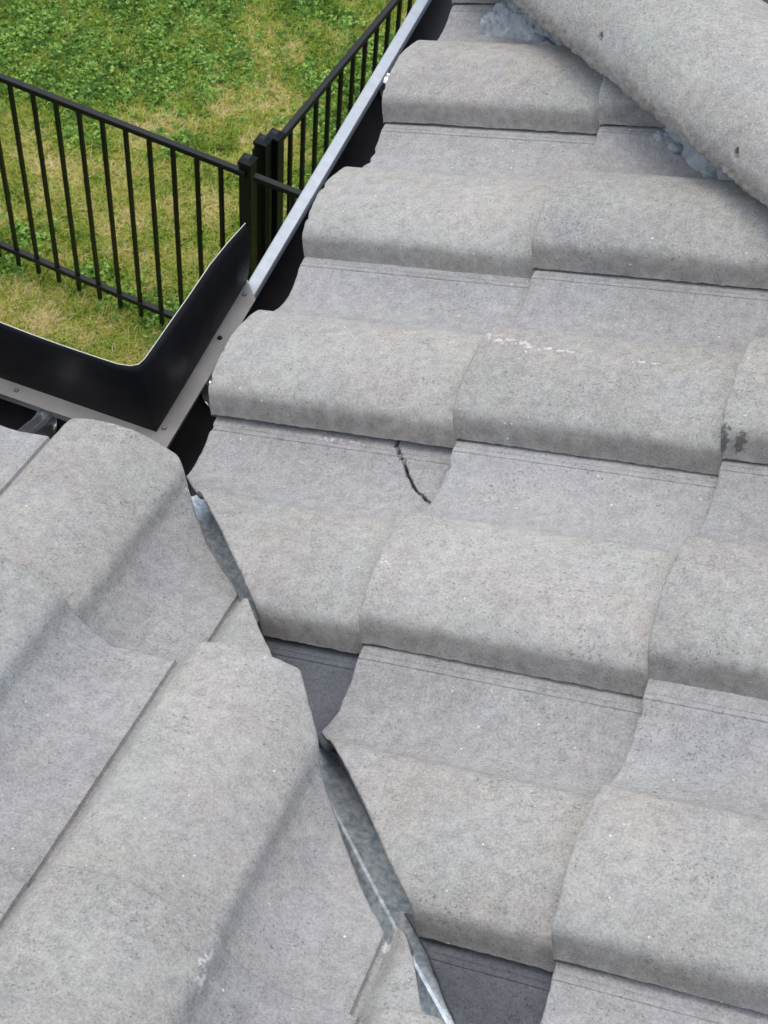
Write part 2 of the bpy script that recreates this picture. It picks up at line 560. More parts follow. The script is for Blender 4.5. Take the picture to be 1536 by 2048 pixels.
# ------------------------------------------------------------------ tiles, right slope
CUT_R0 = [(.0093, -.0300), (.0158, -.0375), (.0613, -.0906), (.0829, -.1149), (.1093, -.1464), (.1329, -.1714), (.1517, -.192), (.30, -.350)]
CUT_R04 = [(.10, -.14), (.28, -.322), (.34, -.384), (.40, -.456), (.46, -.52)]
CUT_R1 = [(.3112, -.348), (.3322, -.3736), (.3549, -.4003), (.3776, -.4273), (.3985, -.4512), (.4214, -.4788), (.4475, -.5059), (.4676, -.525), (.50, -.556)]
CUT_R15 = [(.42, -.475), (.4898, -.5441), (.5128, -.5708), (.5364, -.5999), (.80, -.90)]
CUT_A0 = [(-.03, .0), (.0053, -.0349), (.0134, -.0443), (.0429, -.0775), (.0709, -.1084), (.1026, -.1387), (.127, -.1593), (.1407, -.1731), (.16, -.195)]
CUT_C0 = [(.1467, -.1786), (.163, -.1964), (.1854, -.2251), (.2085, -.2527), (.231, -.278), (.28, -.335)]
CUT_C1 = [(.2602, -.2978), (.2747, -.3139), (.2921, -.3386), (.309, -.3608), (.3208, -.3784), (.3285, -.3933), (.3385, -.4074), (.3564, -.4276), (.38, -.4562),
          (.4073, -.4892), (.4379, -.5238), (.4635, -.5489)]
CUT_E1 = [(.45, -.515), (.4726, -.5408), (.482, -.5563), (.4971, -.5806), (.5114, -.6085), (.5271, -.6299), (.60, -.72), (.80, -.93)]
noseR = {0: -0.013, 1: 0.3275, 2: 0.6495, 3: 0.972, 4: 1.297}
dropR = {0: {-1: 0.998, 0: 0.692, 1: 0.385, 2: 0.078, 3: -0.229, 4: -0.535},
         1: {-1: 0.99, 0: 0.683, 1: 0.3825, 2: 0.0774, 3: -0.229, 4: -0.537, 5: -0.843},
         2: {0: 0.690, 1: 0.386, 2: 0.082, 3: -0.2215, 4: -0.5365, 5: -0.843, 6: -1.149},
         3: {1: 0.386, 2: 0.08, 3: -0.225, 4: -0.535, 5: -0.842, 6: -1.148, 7: -1.454},
         4: {2: 0.08, 3: -0.225, 4: -0.535, 5: -0.842, 6: -1.148, 7: -1.454}}
crack_pts = [(0.236, 0.0850), (0.2424, 0.0808), (0.2475, 0.0752), (0.2539, 0.0653), (0.2590, 0.0612), (0.2640, 0.0530), (0.2708, 0.0425), (0.2760, 0.0375),
             (0.2800, 0.0315), (0.2832, 0.0277), (0.2913, 0.0206), (0.2985, 0.0175), (0.3069, 0.0105), (0.3130, 0.0082), (0.3197, 0.0026), (0.3400, -0.0060)]
for kc, row in dropR.items():
    for j, yd in row.items():
        kw = dict(cut=None, top_cut=XH - 0.05)
        if kc == 0 and j == 3: kw['cut'] = CUT_R0
        elif kc == 1 and j == 4: kw['cut'] = CUT_R1
        elif kc == 0 and j == 4: kw.update(cut=CUT_R04, length=0.455, lift=-0.005, damp=1.0, label='dark tile deep in the valley')
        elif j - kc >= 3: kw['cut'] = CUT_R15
        if (kc, j) == (1, 5): kw.update(lift=-0.005, damp=1.0, label='dark tile beside the valley metal')
        if kc == 0 and j == 2: kw['lift'] = 0.006
        if kc == 2 and j == 4: kw['lift'] = 0.005
        if (kc, j) == (0, 3):
            kw.update(crack=crack_pts, step=0.0016, label='cracked tile with a jagged dark fracture')
        if (kc, j) == (2, 2): kw['label'] = 'tile with a dark mossy chipped corner'
        if (kc, j) == (1, 1): kw['label'] = 'tile with a white lime streak along its crest'
        make_tile('R', noseR[kc], yd, deck_r, cover=0.3065, **kw)

# ------------------------------------------------------------------ tiles, left slope
noseL = {0: 0.034, 1: 0.346, 2: 0.700, 3: 1.05}
dropL = {0: {-2: -0.812, -1: -0.492, 0: -0.1705, 1: 0.150},
         1: {-2: -0.815, -1: -0.497, 0: -0.178, 1: 0.142, 2: 0.462},
         2: {-2: -0.81, -1: -0.488, 0: -0.165, 1: 0.154, 2: 0.469, 3: 0.789},
         3: {-2: -0.81, -1: -0.488, 0: -0.165, 1: 0.154, 2: 0.469, 3: 0.789, 4: 1.1}}
for kc, row in dropL.items():
    for j, xd in row.items():
        cut = None
        if kc == 0 and j == 0: cut = CUT_A0
        elif kc == 0 and j == 1: cut = CUT_C0
        elif kc == 1 and j == 1: cut = CUT_C1
        elif j - kc >= 0: cut = CUT_E1
        make_tile('L', noseL[kc], xd, deck_l, cut=cut, cover=0.319, lift=0.013 if kc == 2 and j < 2 else (0.004 if kc == 1 and j < 2 else 0.0), length=0.44 if kc else 0.40)

# ------------------------------------------------------------------ valley flashing (W valley in galvanised steel)
vf_v, vf_f = [], []
prof = [(-0.24, 0), (-0.14, 0), (-0.030, 0.0), (-0.013, 0.0), (-0.0035, 0.017), (0.000, 0.0175), (0.003, 0.0), (0.030, 0.0), (0.14, 0), (0.24, 0)]
us = np.linspace(-0.02, 2.4, 92)
VC = -0.067                     # plan line x + y of the valley centre
for u in us:
    drift = VC + 0.02 * max(0, (0.45 - u) / 0.45)
    for (w, hh) in prof:
        # u = distance along x, w = plan offset perpendicular
        x = u + w * 0.7071
        y = -(u - drift) + w * 0.7071
        zz = max(x * tp, -y * tp) - 0.067 / cp
        vf_v.append((x, y, zz + hh + 0.0012 * fnoise(x, y, w, 9)))
me = bpy.data.meshes.new('valley_flashing')
me.from_pydata(vf_v, [], grid_faces(len(us), len(prof)))
link('valley_flashing', me, M_ZINC, house, smooth=30)

# ------------------------------------------------------------------ hip caps and mortar
A = Vector((1, -1, tp)).normalized()          # up along the hip
Bn = Vector((1, 1, 0)).normalized()           # across, away from the valley
Up = A.cross(Bn) * -1
if Up.z < 0: Up = -Up


def hip_base(x, off=0.0):                      # point on the hip line
    return Vector((x, XH - x, x * tp + off))


def cap_mesh(x0, x1, rise0, rise1, mat, r=0.128, hgt=0.118, step=0.005, nth=46, holes=()):
    L = (hip_base(x1) - hip_base(x0)).length
    nu = int(L / step)
    th = [i / nth for i in range(nth + 1)]
    outer = []
    for q in th:
        a = PI * q
        # barrel slightly flattened flanks
        cx = -math.cos(a) * (r + 0.002 * math.sin(a * 2) ** 2)
        cz = (0.84 * math.sin(a) ** 0.86 + 0.16 * (1 - abs(math.cos(a)))) * hgt
        outer.append((cx, cz))
    V, F, ed, mos = [], [], [], []
    seed = random.uniform(0, 50)
    # rows: profile = outer edge bottom .. outer .. outer bottom ; lower lip thickness as extra verts
    for i in range(nu + 1):
        s = L * i / nu
        e0 = rise0 + (rise1 - rise0) * i / nu
        base = hip_base(x0) + A * s
        row = []
        pts = [(-r + 0.013, 0.004), (-r + 0.006, -0.001), (-r + 0.0015, 0.000)] + outer[1:-1] + [(r - 0.0015, 0.0), (r - 0.006, -0.001), (r - 0.013, 0.004)]
        for k_, (w, z) in enumerate(pts):
            jit = 0.0018 * fnoise(s, seed, 0 if w < 0 else 4, 60) + 0.0014 * fnoise(s, seed, 1 if w < 0 else 6, 170)
            edge_k = min(k_, len(pts) - 1 - k_)
            w2 = w + (jit if edge_k < 3 else 0) * (1 if w < 0 else -1)
            z2 = z + (jit * 0.7 if edge_k < 3 else 0) + 0.0008 * fnoise(s, w, seed, 25)
            arc_ = abs(abs(w) - r) + z * 0.9          # rough distance from the lower edge
            rough_ = max(0.0, 1 - arc_ / 0.036)
            P = base + Bn * (w2 + (0.0022 * fnoise(s, z, seed, 130) * rough_ + 0.0014 * fnoise(s, z, seed + 3, 300) * rough_) * (1 if w < 0 else -1)) + Vector((0, 0, 1)) * (z2 + e0)
            eh = rough_ ** 0.6 if edge_k >= 3 else 1.0
            hole_dark = 0.0
            for hp_ in holes:
                dv = P - Vector(hp_)
                da = dv.dot(A); dc = math.sqrt(max(0, dv.length_squared - da * da))
                q_ = math.hypot((da + 0.3 * dv.z) / 0.0036, dc / 0.0062)
                if q_ < 1.25 and w < 0:
                    P = P + Bn * (0.010 * min(1, (1.25 - q_) / 0.5))
                    if q_ < 1.0: hole_dark = 0.9  # shade inside the nail hole, painted in as dark colour
            V.append(P)
            ed.append(eh); mos.append(hole_dark)
    nc = len(pts)
    F = grid_faces(nu + 1, nc, flip=True)
    off = len(V)
    for i in (0, nu):
        s = L * i / nu
        e0 = rise0 if i == 0 else rise1
        base = hip_base(x0) + A * s
        for k_, (w, z) in enumerate(pts):
            P = base + Bn * (w * 0.87) + Vector((0, 0, 1)) * (z * 0.85 + e0 + 0.002)
            V.append(P); ed.append(1.0); mos.append(0.0)
    F += [(j, j + 1, off + j + 1, off + j) for j in range(nc - 1)]
    a0 = nu * nc
    F += [(a0 + j + 1, a0 + j, off + nc + j, off + nc + j + 1) for j in range(nc - 1)]
    F += [(off + j, off + j + 1, off + nc + j + 1, off + nc + j) for j in range(nc - 1)]
    me = bpy.data.meshes.new('hip_cap_tile')
    me.from_pydata(V, [], F)
    for nm, arr in (('edge', ed), ('pan', [0] * len(V)), ('lime', [0] * len(V)), ('moss', mos)):
        at = me.attributes.new(nm, 'FLOAT', 'POINT')
        at.data.foreach_set('value', np.asarray(arr, dtype=np.float32))
    bm = bmesh.new(); bm.from_mesh(me); bmesh.ops.recalc_face_normals(bm, faces=bm.faces[:]); bm.to_mesh(me); bm.free()
    return me


R0 = 0.030
for (xa, xb, ra, rb) in ((-0.03, 0.13, 0.028, 0.016), (0.09, 0.80, 0.033, 0.026), (0.76, 1.4, 0.040, 0.026), (1.36, 2.0, 0.040, 0.026)):
    hl = ((0.27712, 0.73275, 0.21335), (0.50913, 0.49485, 0.29008)) if xa == 0.09 else ()
    me = cap_mesh(xa, xb, ra, rb, M_CAP, holes=hl, step=0.0024 if hl else 0.005, nth=150 if hl else 46)
    cap = link('hip_cap_tile', me, M_CAP, house, smooth=50)


def noisy_blob(name, centre, axes, seed, mat, parent, amp=0.35, sub=4):
    bm = bmesh.new()
    bmesh.ops.create_icosphere(bm, subdivisions=sub, radius=1.0)
    a, b_, c_ = [Vector(q) for q in axes]
    ce = Vector(centre)
    for vv in bm.verts:
        p = vv.co.copy()
        k = 1 + amp * mn.noise(p * 1.7 + Vector((seed, 0, 0))) + amp * 0.6 * mn.noise(p * 4.3 + Vector((seed, 3, 0))) + amp * .3 * mn.noise(p * 9 + Vector((seed, 3, 0)))
        p = p * k
        vv.co = ce + a * p.x + b_ * p.y + c_ * p.z
    me = bpy.data.meshes.new(name)
    bm.to_mesh(me); bm.free()
    return link(name, me, mat, parent, smooth=60)


# mortar bed: a lumpy strip between the tile surface and the cap edge
MB = 1.086
V = []
nu, nh = 520, 16
for i in range(nu):
    x = 0.03 + 1.5 * i / nu
    for j in range(nh):
        q = j / (nh - 1)
        o_ = 0.012 * mn.noise(Vector((x * 14, 1.3, 0))) + 0.008 * mn.noise(Vector((x * 50, 3.3, q * 2))) + 0.005 * mn.noise(Vector((x * 140, q * 8, 0)))
        pl_ = MB + 0.006 + 0.028 * q ** 1.5 - o_ - 0.018 * (1 - q) ** 3
        # q 0 at the foot, 1 under the cap
        xx = x; yy = pl_ - x
        z = xx * tp - 0.034 + 0.10 * q
        V.append((xx + 0.5 * 0, yy, z))
me = bpy.data.meshes.new('mortar_bed')
me.from_pydata(V, [], grid_faces(nu, nh, flip=True))
link('mortar_bed', me, M_MORTAR, house, smooth=22)
# smeared mortar on the pan of the top tile (a crust lying on the tile)
V, ny, nx = [], 150, 190
for i in range(nx):
    S = 0.055 + (0.33 - 0.055) * i / (nx - 1)
    for j in range(ny):
        y = 0.868 + (1.045 - 0.868) * j / (ny - 1)
        d = 0.998 + W
        vv = min(max(d - y, 0.0), 0.304)
        surf = float(pchip(np.array([vv]))[0]) - TH * (S + 0.013) / EXP
        # mask: tongue pointing down the slope
        x = S * cp
        Tx = float(np.interp(x, [.03, .045, .08, .118, .16, .22], [.985, .988, 1.025, 1.057, 1.064, 1.09]))
        X0 = float(np.interp(y, [.90, .955, .985, 1.0, 1.03], [.045, .045, .060, .067, .069]))
        f_ = min(x + y - Tx, (x - X0) * 1.2)
        m_ = min(0.014 + max(0, x + y - 1.05) * 0.5, f_ * 0.55) if f_ > 0 else f_ * 1.5
        m_ += (0.007 * mn.noise(Vector((x * 34, y * 34, 0))) + 0.006 * mn.noise(Vector((x * 85, y * 85, 0))) + 0.0024 * mn.noise(Vector((x * 210, y * 210, 0)))) - 0.001
        V.append(XR(S, y, surf + min(m_, 0.05)))
me = bpy.data.meshes.new('mortar_smear')
me.from_pydata(V, [], grid_faces(nx, ny, flip=False))
link('mortar_smear', me, M_MORTAR, house, smooth=35)
for s_, (c_, r_) in enumerate([((0.322, 0.734, 0.150), 0.011), ((0.330, 0.726, 0.146), 0.008), ((0.424, 0.650, 0.139), 0.008), ((0.160, 0.893, 0.050), 0.012),
                               ((0.178, 0.886, 0.052), 0.009), ((0.206, 0.880, 0.062), 0.010), ((0.40, 0.675, 0.128), 0.010), ((0.485, 0.598, 0.160), 0.012), ((0.385, 0.70, 0.124), 0.008)]):
    noisy_blob('mortar_lump', c_, ((r_ * 1.3, 0, 0), (0, r_, 0), (0, 0, r_ * 0.8)), s_ * 7.1, M_MORTAR, house, sub=3)

# ------------------------------------------------------------------ gutters
def run_pt(side, u, t, z):
    """u: outward offset from the datum corner line, t: distance along the run from the corner"""
    return (-u, t, z) if side == 'R' else (t, u - 0.010, z)


def sweep(name, side, prof, t1, mat, parent, t0=None, smooth=35, closed=False, n=2, tf=None):
    """prof: list of (u, z); starts on the mitre unless t0 is given"""
    V, ncol = [], len(prof)
    for i in range(n):
        q = i / (n - 1)
        for (u, z) in prof:
            if side == 'R':
                a = (u - 0.010) if t0 is None else t0
            else:
                a = -u if t0 is None else t0
            V.append(run_pt(side, u, a + (t1 - a) * q, z))
    F = grid_faces(n, ncol, flip=(side == 'L'))
    if closed:
        for i in range(n - 1):
            a, b = i * ncol + ncol - 1, i * ncol
            q = (a, b, b + ncol, a + ncol)
            F.append(q[::-1] if side == 'L' else q)
        F.append(tuple(range(ncol))); F.append(tuple(range(n * ncol - 1, (n - 1) * ncol - 1, -1)))
    me = bpy.data.meshes.new(name)
    me.from_pydata(V, [], F)
    bm = bmesh.new(); bm.from_mesh(me); bmesh.ops.recalc_face_normals(bm, faces=bm.faces[:]); bm.to_mesh(me); bm.free()
    return link(name, me, mat, parent, smooth=smooth)


LIPZ = -0.100
arc = []
for i in range(25):
    a = math.radians(4 - 188 * i / 24)
    arc.append((0.018 + 0.0665 * math.cos(a), LIPZ - 0.008 + 0.0665 * math.sin(a)))
arc_o = [(u + (u - 0.018) * 0.02, z - 0.0012) for u, z in arc]
shell = arc + arc_o[::-1]
for side, t1, lab in (('R', 1.32, 'dark half round gutter with pale metal bead running up beside the right roof slope'),
                      ('L', -2.6, 'dark half round gutter behind the aluminium strip below the left roof slope')):
    g = empty('gutter', (0, 0, 0))
    tag(g, lab, 'gutter', 'gutters along the eaves')
    sweep('trough', side, shell, t1, M_GUTTER, g, closed=True)
    bead = [(0.0765, LIPZ - 0.011), (0.0765, LIPZ - 0.003), (0.0785, LIPZ), (0.0940, LIPZ + 0.0005), (0.0968, LIPZ - 0.0015), (0.0968, LIPZ - 0.012)]
    sweep('bead', side, bead, t1, M_BEAD, g, closed=True)
    for tt in ((0.206, 0.895) if side == 'R' else (-0.252, -0.95, -1.65)):
        # strap hook following the trough inside and folding over the bead
        hp = [(0.018 + 0.0625 * math.cos(math.radians(a)), LIPZ - 0.010 + 0.0625 * math.sin(math.radians(a))) for a in range(-178, 6, 8)]
        V = []
        wd = 0.014
        for (u, z) in hp:
            for w in (-wd, -wd * .8, wd * .8, wd):
                k = 0.0 if abs(w) < wd else -0.002
                uu, zz = u, z + k
                V.append(run_pt(side, uu, tt + w, zz))
        o = pyd('hook', V, grid_faces(len(hp), 4), M_HOOK, g, smooth=50)
        # upper tie across the opening
        tie = [(-0.045, -0.086), (-0.02, -0.078), (0.01, -0.080), (0.035, -0.090), (0.055, -0.100), (0.068, -0.104), (0.076, -0.103)]
        V = []
        for (u, z) in tie:
            for w, dz_ in ((-0.011, -0.004), (-0.008, 0.0), (-0.001, 0.002), (0.003, -0.001), (0.008, 0.001), (0.011, -0.004)):
                V.append(run_pt(side, u, tt + w, z + dz_))
        pyd('hook_tie', V, grid_faces(len(tie), 6), M_HOOK, g, smooth=70)

# a pale pebble lying in the gutter
pb = noisy_blob('pebble', (-0.012, 0.268, -0.158), ((0.0042, 0, 0), (0, 0.0032, 0), (0, 0, 0.0028)), 3.3, M_RAWEDGE, None, sub=2)
tag(pb, 'tiny pale pebble lying in the dark gutter beside the right slope', 'pebble')

# ------------------------------------------------------------------ splash guard on the corner
guard = empty('splash_guard', (0, 0, 0))
tag(guard, 'black sheet metal splash guard standing on the gutter corner with aluminium strips', 'splash guard')
top = [(-0.098, 0.387), (-0.105, 0.342), (-0.110, 0.295), (-0.112, 0.235), (-0.1145, 0.185), (-0.116, 0.151), (-0.117, 0.128), (-0.118, 0.110), (-0.121, 0.0985), (-0.130, 0.092),
       (-0.146, 0.0885), (-0.185, 0.088), (-0.227, 0.088), (-0.271, 0.089), (-0.315, 0.091), (-0.42, 0.093), (-0.56, 0.094), (-0.72, 0.092)]
bot = []
for i, (x, y) in enumerate(top):
    if i <= 7: bot.append((-0.0975, 0.0885 + (0.387 - 0.0885) * (y - 0.098) / (0.387 - 0.098)))
    elif i <= 8: bot.append((-0.0975, 0.0885))
    else: bot.append((min(x + 0.022, -0.0985), 0.0885))
bot[7] = (-0.0975, 0.096)
V = []
nh = 10
for (a, b) in zip(top, bot):
    for j in range(nh):
        q = j / (nh - 1)
        bulge = 0.006 * math.sin(PI * q)
        x = b[0] + (a[0] - b[0]) * q ** 1.3
        y = b[1] + (a[1] - b[1]) * q ** 1.3
        if b[1] > 0.1: x += bulge
        z = -0.0965 + (0.020 + 0.0965) * q
        V.append((x, y, z))
me = bpy.data.meshes.new('shield')
me.from_pydata(V, [], grid_faces(len(top), nh, flip=True))
sh = link('shield', me, M_BLACK, guard, smooth=30)
sm = sh.modifiers.new('thickness', 'SOLIDIFY'); sm.thickness = 0.0012; sm.offset = 0
# bare cut edge along the top
V, F = [], []
for i, (x, y) in enumerate(top):
    nx, ny = (-1, 0) if y > 0.12 else ((0, 1) if x < -0.135 else (-0.7, 0.7))
    for (du, dz) in ((-0.0006, 0), (0.0006, 0), (0.0006, 0.0007), (-0.0006, 0.0007)):
        V.append((x + nx * du, y + ny * du, 0.0200 + dz))
for i in range(len(top) - 1):
    for j in range(4):
        a, b = i * 4 + j, i * 4 + (j + 1) % 4
        F.append((a, b, b + 4, a + 4))
pyd('raw_edge', V, F, M_RAWEDGE, guard)
# aluminium fixing strips
for side in 'RL':
    u0, u1, z = 0.0735, 0.1005, LIPZ + 0.0042
    ta = 0.085 if side == 'R' else -0.093
    if side == 'R':
        pts = [(-u1, 0.0905), (-u0, 0.0625), (-0.0715, 0.361 - 0.0), (-0.0985, 0.392)]
    else:
        pts = [(-u1, 0.0905), (-u0, 0.0635), (-0.80, 0.0635), (-0.80, 0.0905)]
    v = [(x, y, z) for x, y in pts] + [(x, y, z - 0.0022) for x, y in pts]
    f = [(0, 1, 2, 3), (7, 6, 5, 4)] + [(i, (i + 4), (i + 1) % 4 + 4, (i + 1) % 4) for i in range(4)]
    me = bpy.data.meshes.new('fixing_strip'); me.from_pydata(v, [], f)
    bm = bmesh.new(); bm.from_mesh(me); bmesh.ops.recalc_face_normals(bm, faces=bm.faces[:]); bm.to_mesh(me); bm.free()
    st = link('fixing_strip', me, M_ALU, guard)
    for (x, y) in (((-0.0895, 0.363), (-0.088, 0.2735), (-0.0905, 0.0985)) if side == 'R' else ((-0.30, 0.077), (-0.52, 0.077))):
        bm = bmesh.new()
        bmesh.ops.create_cone(bm, cap_ends=True, segments=20, radius1=0.0038, radius2=0.0030, depth=0.0022, matrix=Matrix.Translation((x, y, z + 0.0011)))
        bmesh.ops.create_cube(bm, size=1.0, matrix=Matrix.Translation((x, y, z + 0.0020)) @ Matrix.Rotation(0.6, 4, 'Z') @ Matrix.Diagonal((0.0055, 0.0009, 0.0012, 1)))
        me = bpy.data.meshes.new('screw'); bm.to_mesh(me); bm.free()
        link('screw', me, M_BLACK if abs(y - 0.2735) < .001 else M_SCREW, st, smooth=30)

# ------------------------------------------------------------------ fence
FX, FY, FZ = -1.4847, 3.5412, -3.1485          # FZ: underside of the top rail
LA, RA, HR, DP = -0.086414, 0.112553, 1.0627, 0.1143
dl = Vector((-math.cos(LA), -math.sin(LA), 0))  # direction of the left fence away from the corner
dr = Vector((math.sin(RA), math.cos(RA), 0))
Z = Vector((0, 0, 1))


def fence(name, label, origin, d, s_a, s_b, picks, parent_group):
    n = Vector((-d.y, d.x, 0))
    root = empty(name, tuple(origin + d * s_a + Vector((0, 0, GZ - FZ)) - Vector((0, 0, 0))))
    root.location = (origin.x + d.x * s_a, origin.y + d.y * s_a, GZ)
    tag(root, label, 'fence', parent_group)
    ln = s_b - s_a
    mid = origin + d * (s_a + ln / 2)
    box('rail', (mid.x, mid.y, FZ + 0.0135), (ln, 0.028, 0.027), M_FENCE, root, bevel=0.0015, ux=d, uy=n)
    o = box('rail', (mid.x, mid.y, FZ - HR - 0.0135), (ln, 0.028, 0.027), M_FENCE, root, bevel=0.0015, ux=d, uy=n)
    proto = None
    for s in picks:
        P = origin + d * s
        zt, zb = FZ, FZ - HR - 0.105
        if proto is None:
            v, f = box_vf((0, 0, (zt + zb) / 2 - GZ), (0.0165, 0.0165, zt - zb), ux=d, uy=n)
            me = bpy.data.meshes.new('picket'); me.from_pydata(v, [], f); me.materials.append(M_FENCE)
            proto = me
        o = bpy.data.objects.new('picket', proto)
        C.objects.link(o); o.parent = root
        o.location = (P.x - root.location.x, P.y - root.location.y, 0)
    return root


O = Vector((FX, FY, 0))
pl_ = [(i + 1) * DP - .05 + .072 for i in range(0, 20)]
fence('metal_fence', 'black metal picket fence crossing the lawn left of the gate posts', O, dl, 0.015, 2.36, pl_, 'black metal fences on the lawn')
pr_ = [0.3463 + i * DP for i in range(0, 14)]
fence('metal_fence', 'black metal picket fence running away up the lawn beside the gutter', O, dr, 0.245, 1.93, pr_, 'black metal fences on the lawn')
fence('metal_fence', 'short black fence piece whose rail runs from the front post to under the gutter', O, -dl, 0.022, 1.6, [0.09 + i * DP for i in range(13)], 'black metal fences on the lawn')


def post(label, P, ang, top, w=0.056):
    root = empty('fence_post', (P[0], P[1], GZ))
    tag(root, label, 'fence post', 'black posts of the metal fence')
    d = Vector((math.cos(ang), math.sin(ang), 0)); n = Vector((-d.y, d.x, 0))
    box('shaft', (P[0], P[1], (GZ - 0.1 + top) / 2), (w, w, top - GZ + 0.1), M_FENCE, root, bevel=0.002, ux=d, uy=n)
    box('cap', (P[0], P[1], top + 0.006), (w + 0.006, w + 0.006, 0.016), M_FENCE, root, bevel=0.001, ux=d, uy=n)
    v, f = box_vf((P[0], P[1], top + 0.0215), (w + 0.002, w + 0.002, 0.0145), ux=d, uy=n, taper=0.42)
    pyd('cap_point', v, f, M_FENCE, root)
    box('rail_bracket', (P[0] - d.x * (w / 2 + 0.006), P[1] - d.y * (w / 2 + 0.006), FZ + 0.008), (0.014, 0.038, 0.04), M_FENCE, root, bevel=0.002, ux=d, uy=n)


post('front fence post at the corner where the left fence ends', (-1.507, 3.572), -LA * 0 - 0.086, FZ + 0.052)
post('middle fence post of the three, tall shaft between front and rear', (-1.489, 3.690), -0.086, FZ + 0.068)
post('rear fence post of the three where the receding fence starts', (-1.462, 3.758), -0.1, FZ + 0.052)
p4 = O + dr * 1.965
post('far fence post at the end of the receding fence by the gutter', (p4.x, p4.y), -0.1, FZ + 0.052)
p5 = O + dl * 2.40
post('fence post at the far left end of the left fence', (p5.x, p5.y), -0.086, FZ + 0.052)

# ------------------------------------------------------------------ ground, grass, clover
gm, nt, b = newmat('lawn_soil')
t = NT(nt)
pos = t.n('NewGeometry').outputs['Position']
a_ = t.mix(t.ramp(t.noise(pos, 2.2, 5.0, 0.6), 0.38, 0.62), (0.06, 0.085, 0.018), (0.12, 0.105, 0.04))
a_ = t.mix(t.ramp(t.noise(pos, 60, 3.0), 0.4, 0.7), a_, (0.030, 0.034, 0.014))
t.l(a_, b.inputs['Base Color']); b.inputs['Roughness'].default_value = 1.0
me = bpy.data.meshes.new('ground')
N = 61
gv = []
for i in range(N):
    for j in range(N):
        u = (i / (N - 1) * 2 - 1); w = (j / (N - 1) * 2 - 1)
        x = -2.5 + math.copysign(abs(u) ** 3 * 80 + abs(u) * 6, u)
        y = 5 + math.copysign(abs(w) ** 3 * 80 + abs(w) * 6, w)
        gv.append((x, y, GZ + 0.02 * mn.noise(Vector((x * 0.5, y * 0.5, 0)))))
me.from_pydata(gv, [], grid_faces(N, N, flip=True))
ground = link('ground', me, gm, None, smooth=60)
tag(ground, kind='structure')

STRAW = [(-2.3, 5.27, .28), (-2.17, 5.25, .22), (-2.81, 4.17, .2), (-2.09, 4.41, .18), (-2.22, 5.63, .15), (-3.34, 5.38, .12), (-2.6, 3.44, .3), (-2.19, 3.42, .25), (-2.34, 5.76, .15),
         (-1.95, 5.05, .22), (-2.55, 4.85, .16), (-2.95, 4.35, .2), (-1.85, 4.6, .12), (-2.45, 4.2, .15)]
CLOVER = [(-2.84, 5.29, .26), (-2.55, 5.45, .26), (-2.97, 5.56, .26), (-3.17, 5.23, .24), (-3.47, 5.32, .24), (-2.67, 5.15, .2), (-3.6, 5.1, .2), (-3.05, 4.95, .22), (-3.3, 4.9, .18),
          (-2.23, 6.1, .12), (-2.0, 6.05, .1), (-1.68, 5.61, .16), (-1.53, 5.37, .18), (-1.6, 5.1, .16), (-1.62, 4.8, .14), (-2.21, 3.69, .10), (-2.4, 3.74, .06), (-2.81, 3.86, .10), (-1.98, 3.65, .11), (-2.81, 3.64, .08),
          (-1.95, 5.55, .14), (-1.75, 5.9, .16), (-2.9, 4.6, .12), (-2.45, 4.75, .1), (-1.78, 5.25, .13), (-2.75, 5.8, .2), (-3.3, 5.8, .25), (-1.4, 5.7, .2)]


def falloff(x, y, L):
    m = 0
    for a, b_, r in L:
        d2 = ((x - a) ** 2 + (y - b_) ** 2) / (r * r)
        if d2 < 6: m = max(m, math.exp(-d2))
    return m


def colmat(name, cols, rough=0.55, trans=0.35):
    m, nt, b = newmat(name)
    t = NT(nt)
    oi = t.n('ObjectInfo')
    cr = t.n('ValToRGB')
    e = cr.color_ramp.elements
    while len(e) > 1: e.remove(e[-1])
    for i, (p, c) in enumerate(cols):
        x = e[0] if i == 0 else e.new(p)
        x.position = p; x.color = (*c, 1)
    at = t.n('Attribute', attribute_name='tone', attribute_type='INSTANCER')
    r = t.math('ADD', at.outputs['Fac'], t.ramp(oi.outputs['Random'], 0, 1, -0.16, 0.16), clamp=True)
    va = t.n('Attribute', attribute_name='blade')
    r = t.math('ADD', r, t.ramp(va.outputs['Fac'], 0, 1, -0.36, 0.36), clamp=True)
    t.l(r, cr.inputs[0])
    col = cr.outputs[0]
    t.l(col, b.inputs['Base Color'])
    b.inputs['Roughness'].default_value = rough
    b.inputs['Specular IOR Level'].default_value = 0.3
    tr = t.n('BsdfTranslucent'); t.l(col, tr.inputs[0])
    mx = t.n('MixShader'); mx.inputs[0].default_value = trans
    out = nt.nodes['Material Output']
    t.l(b.outputs[0], mx.inputs[1]); t.l(tr.outputs[0], mx.inputs[2]); t.l(mx.outputs[0], out.inputs[0])
    return m


M_GRASS = colmat('grass_blade', [(0.0, (0.045, 0.12, 0.020)), (0.20, (0.18, 0.36, 0.035)), (0.42, (0.42, 0.58, 0.07)), (0.60, (0.52, 0.55, 0.10)), (0.78, (0.76, 0.60, 0.23)), (1.0, (0.88, 0.80, 0.50))])
M_CLOVER = colmat('clover_leaf', [(0.0, (0.06, 0.17, 0.03)), (0.4, (0.19, 0.39, 0.065)), (0.7, (0.33, 0.56, 0.10)), (1.0, (0.52, 0.72, 0.20))])


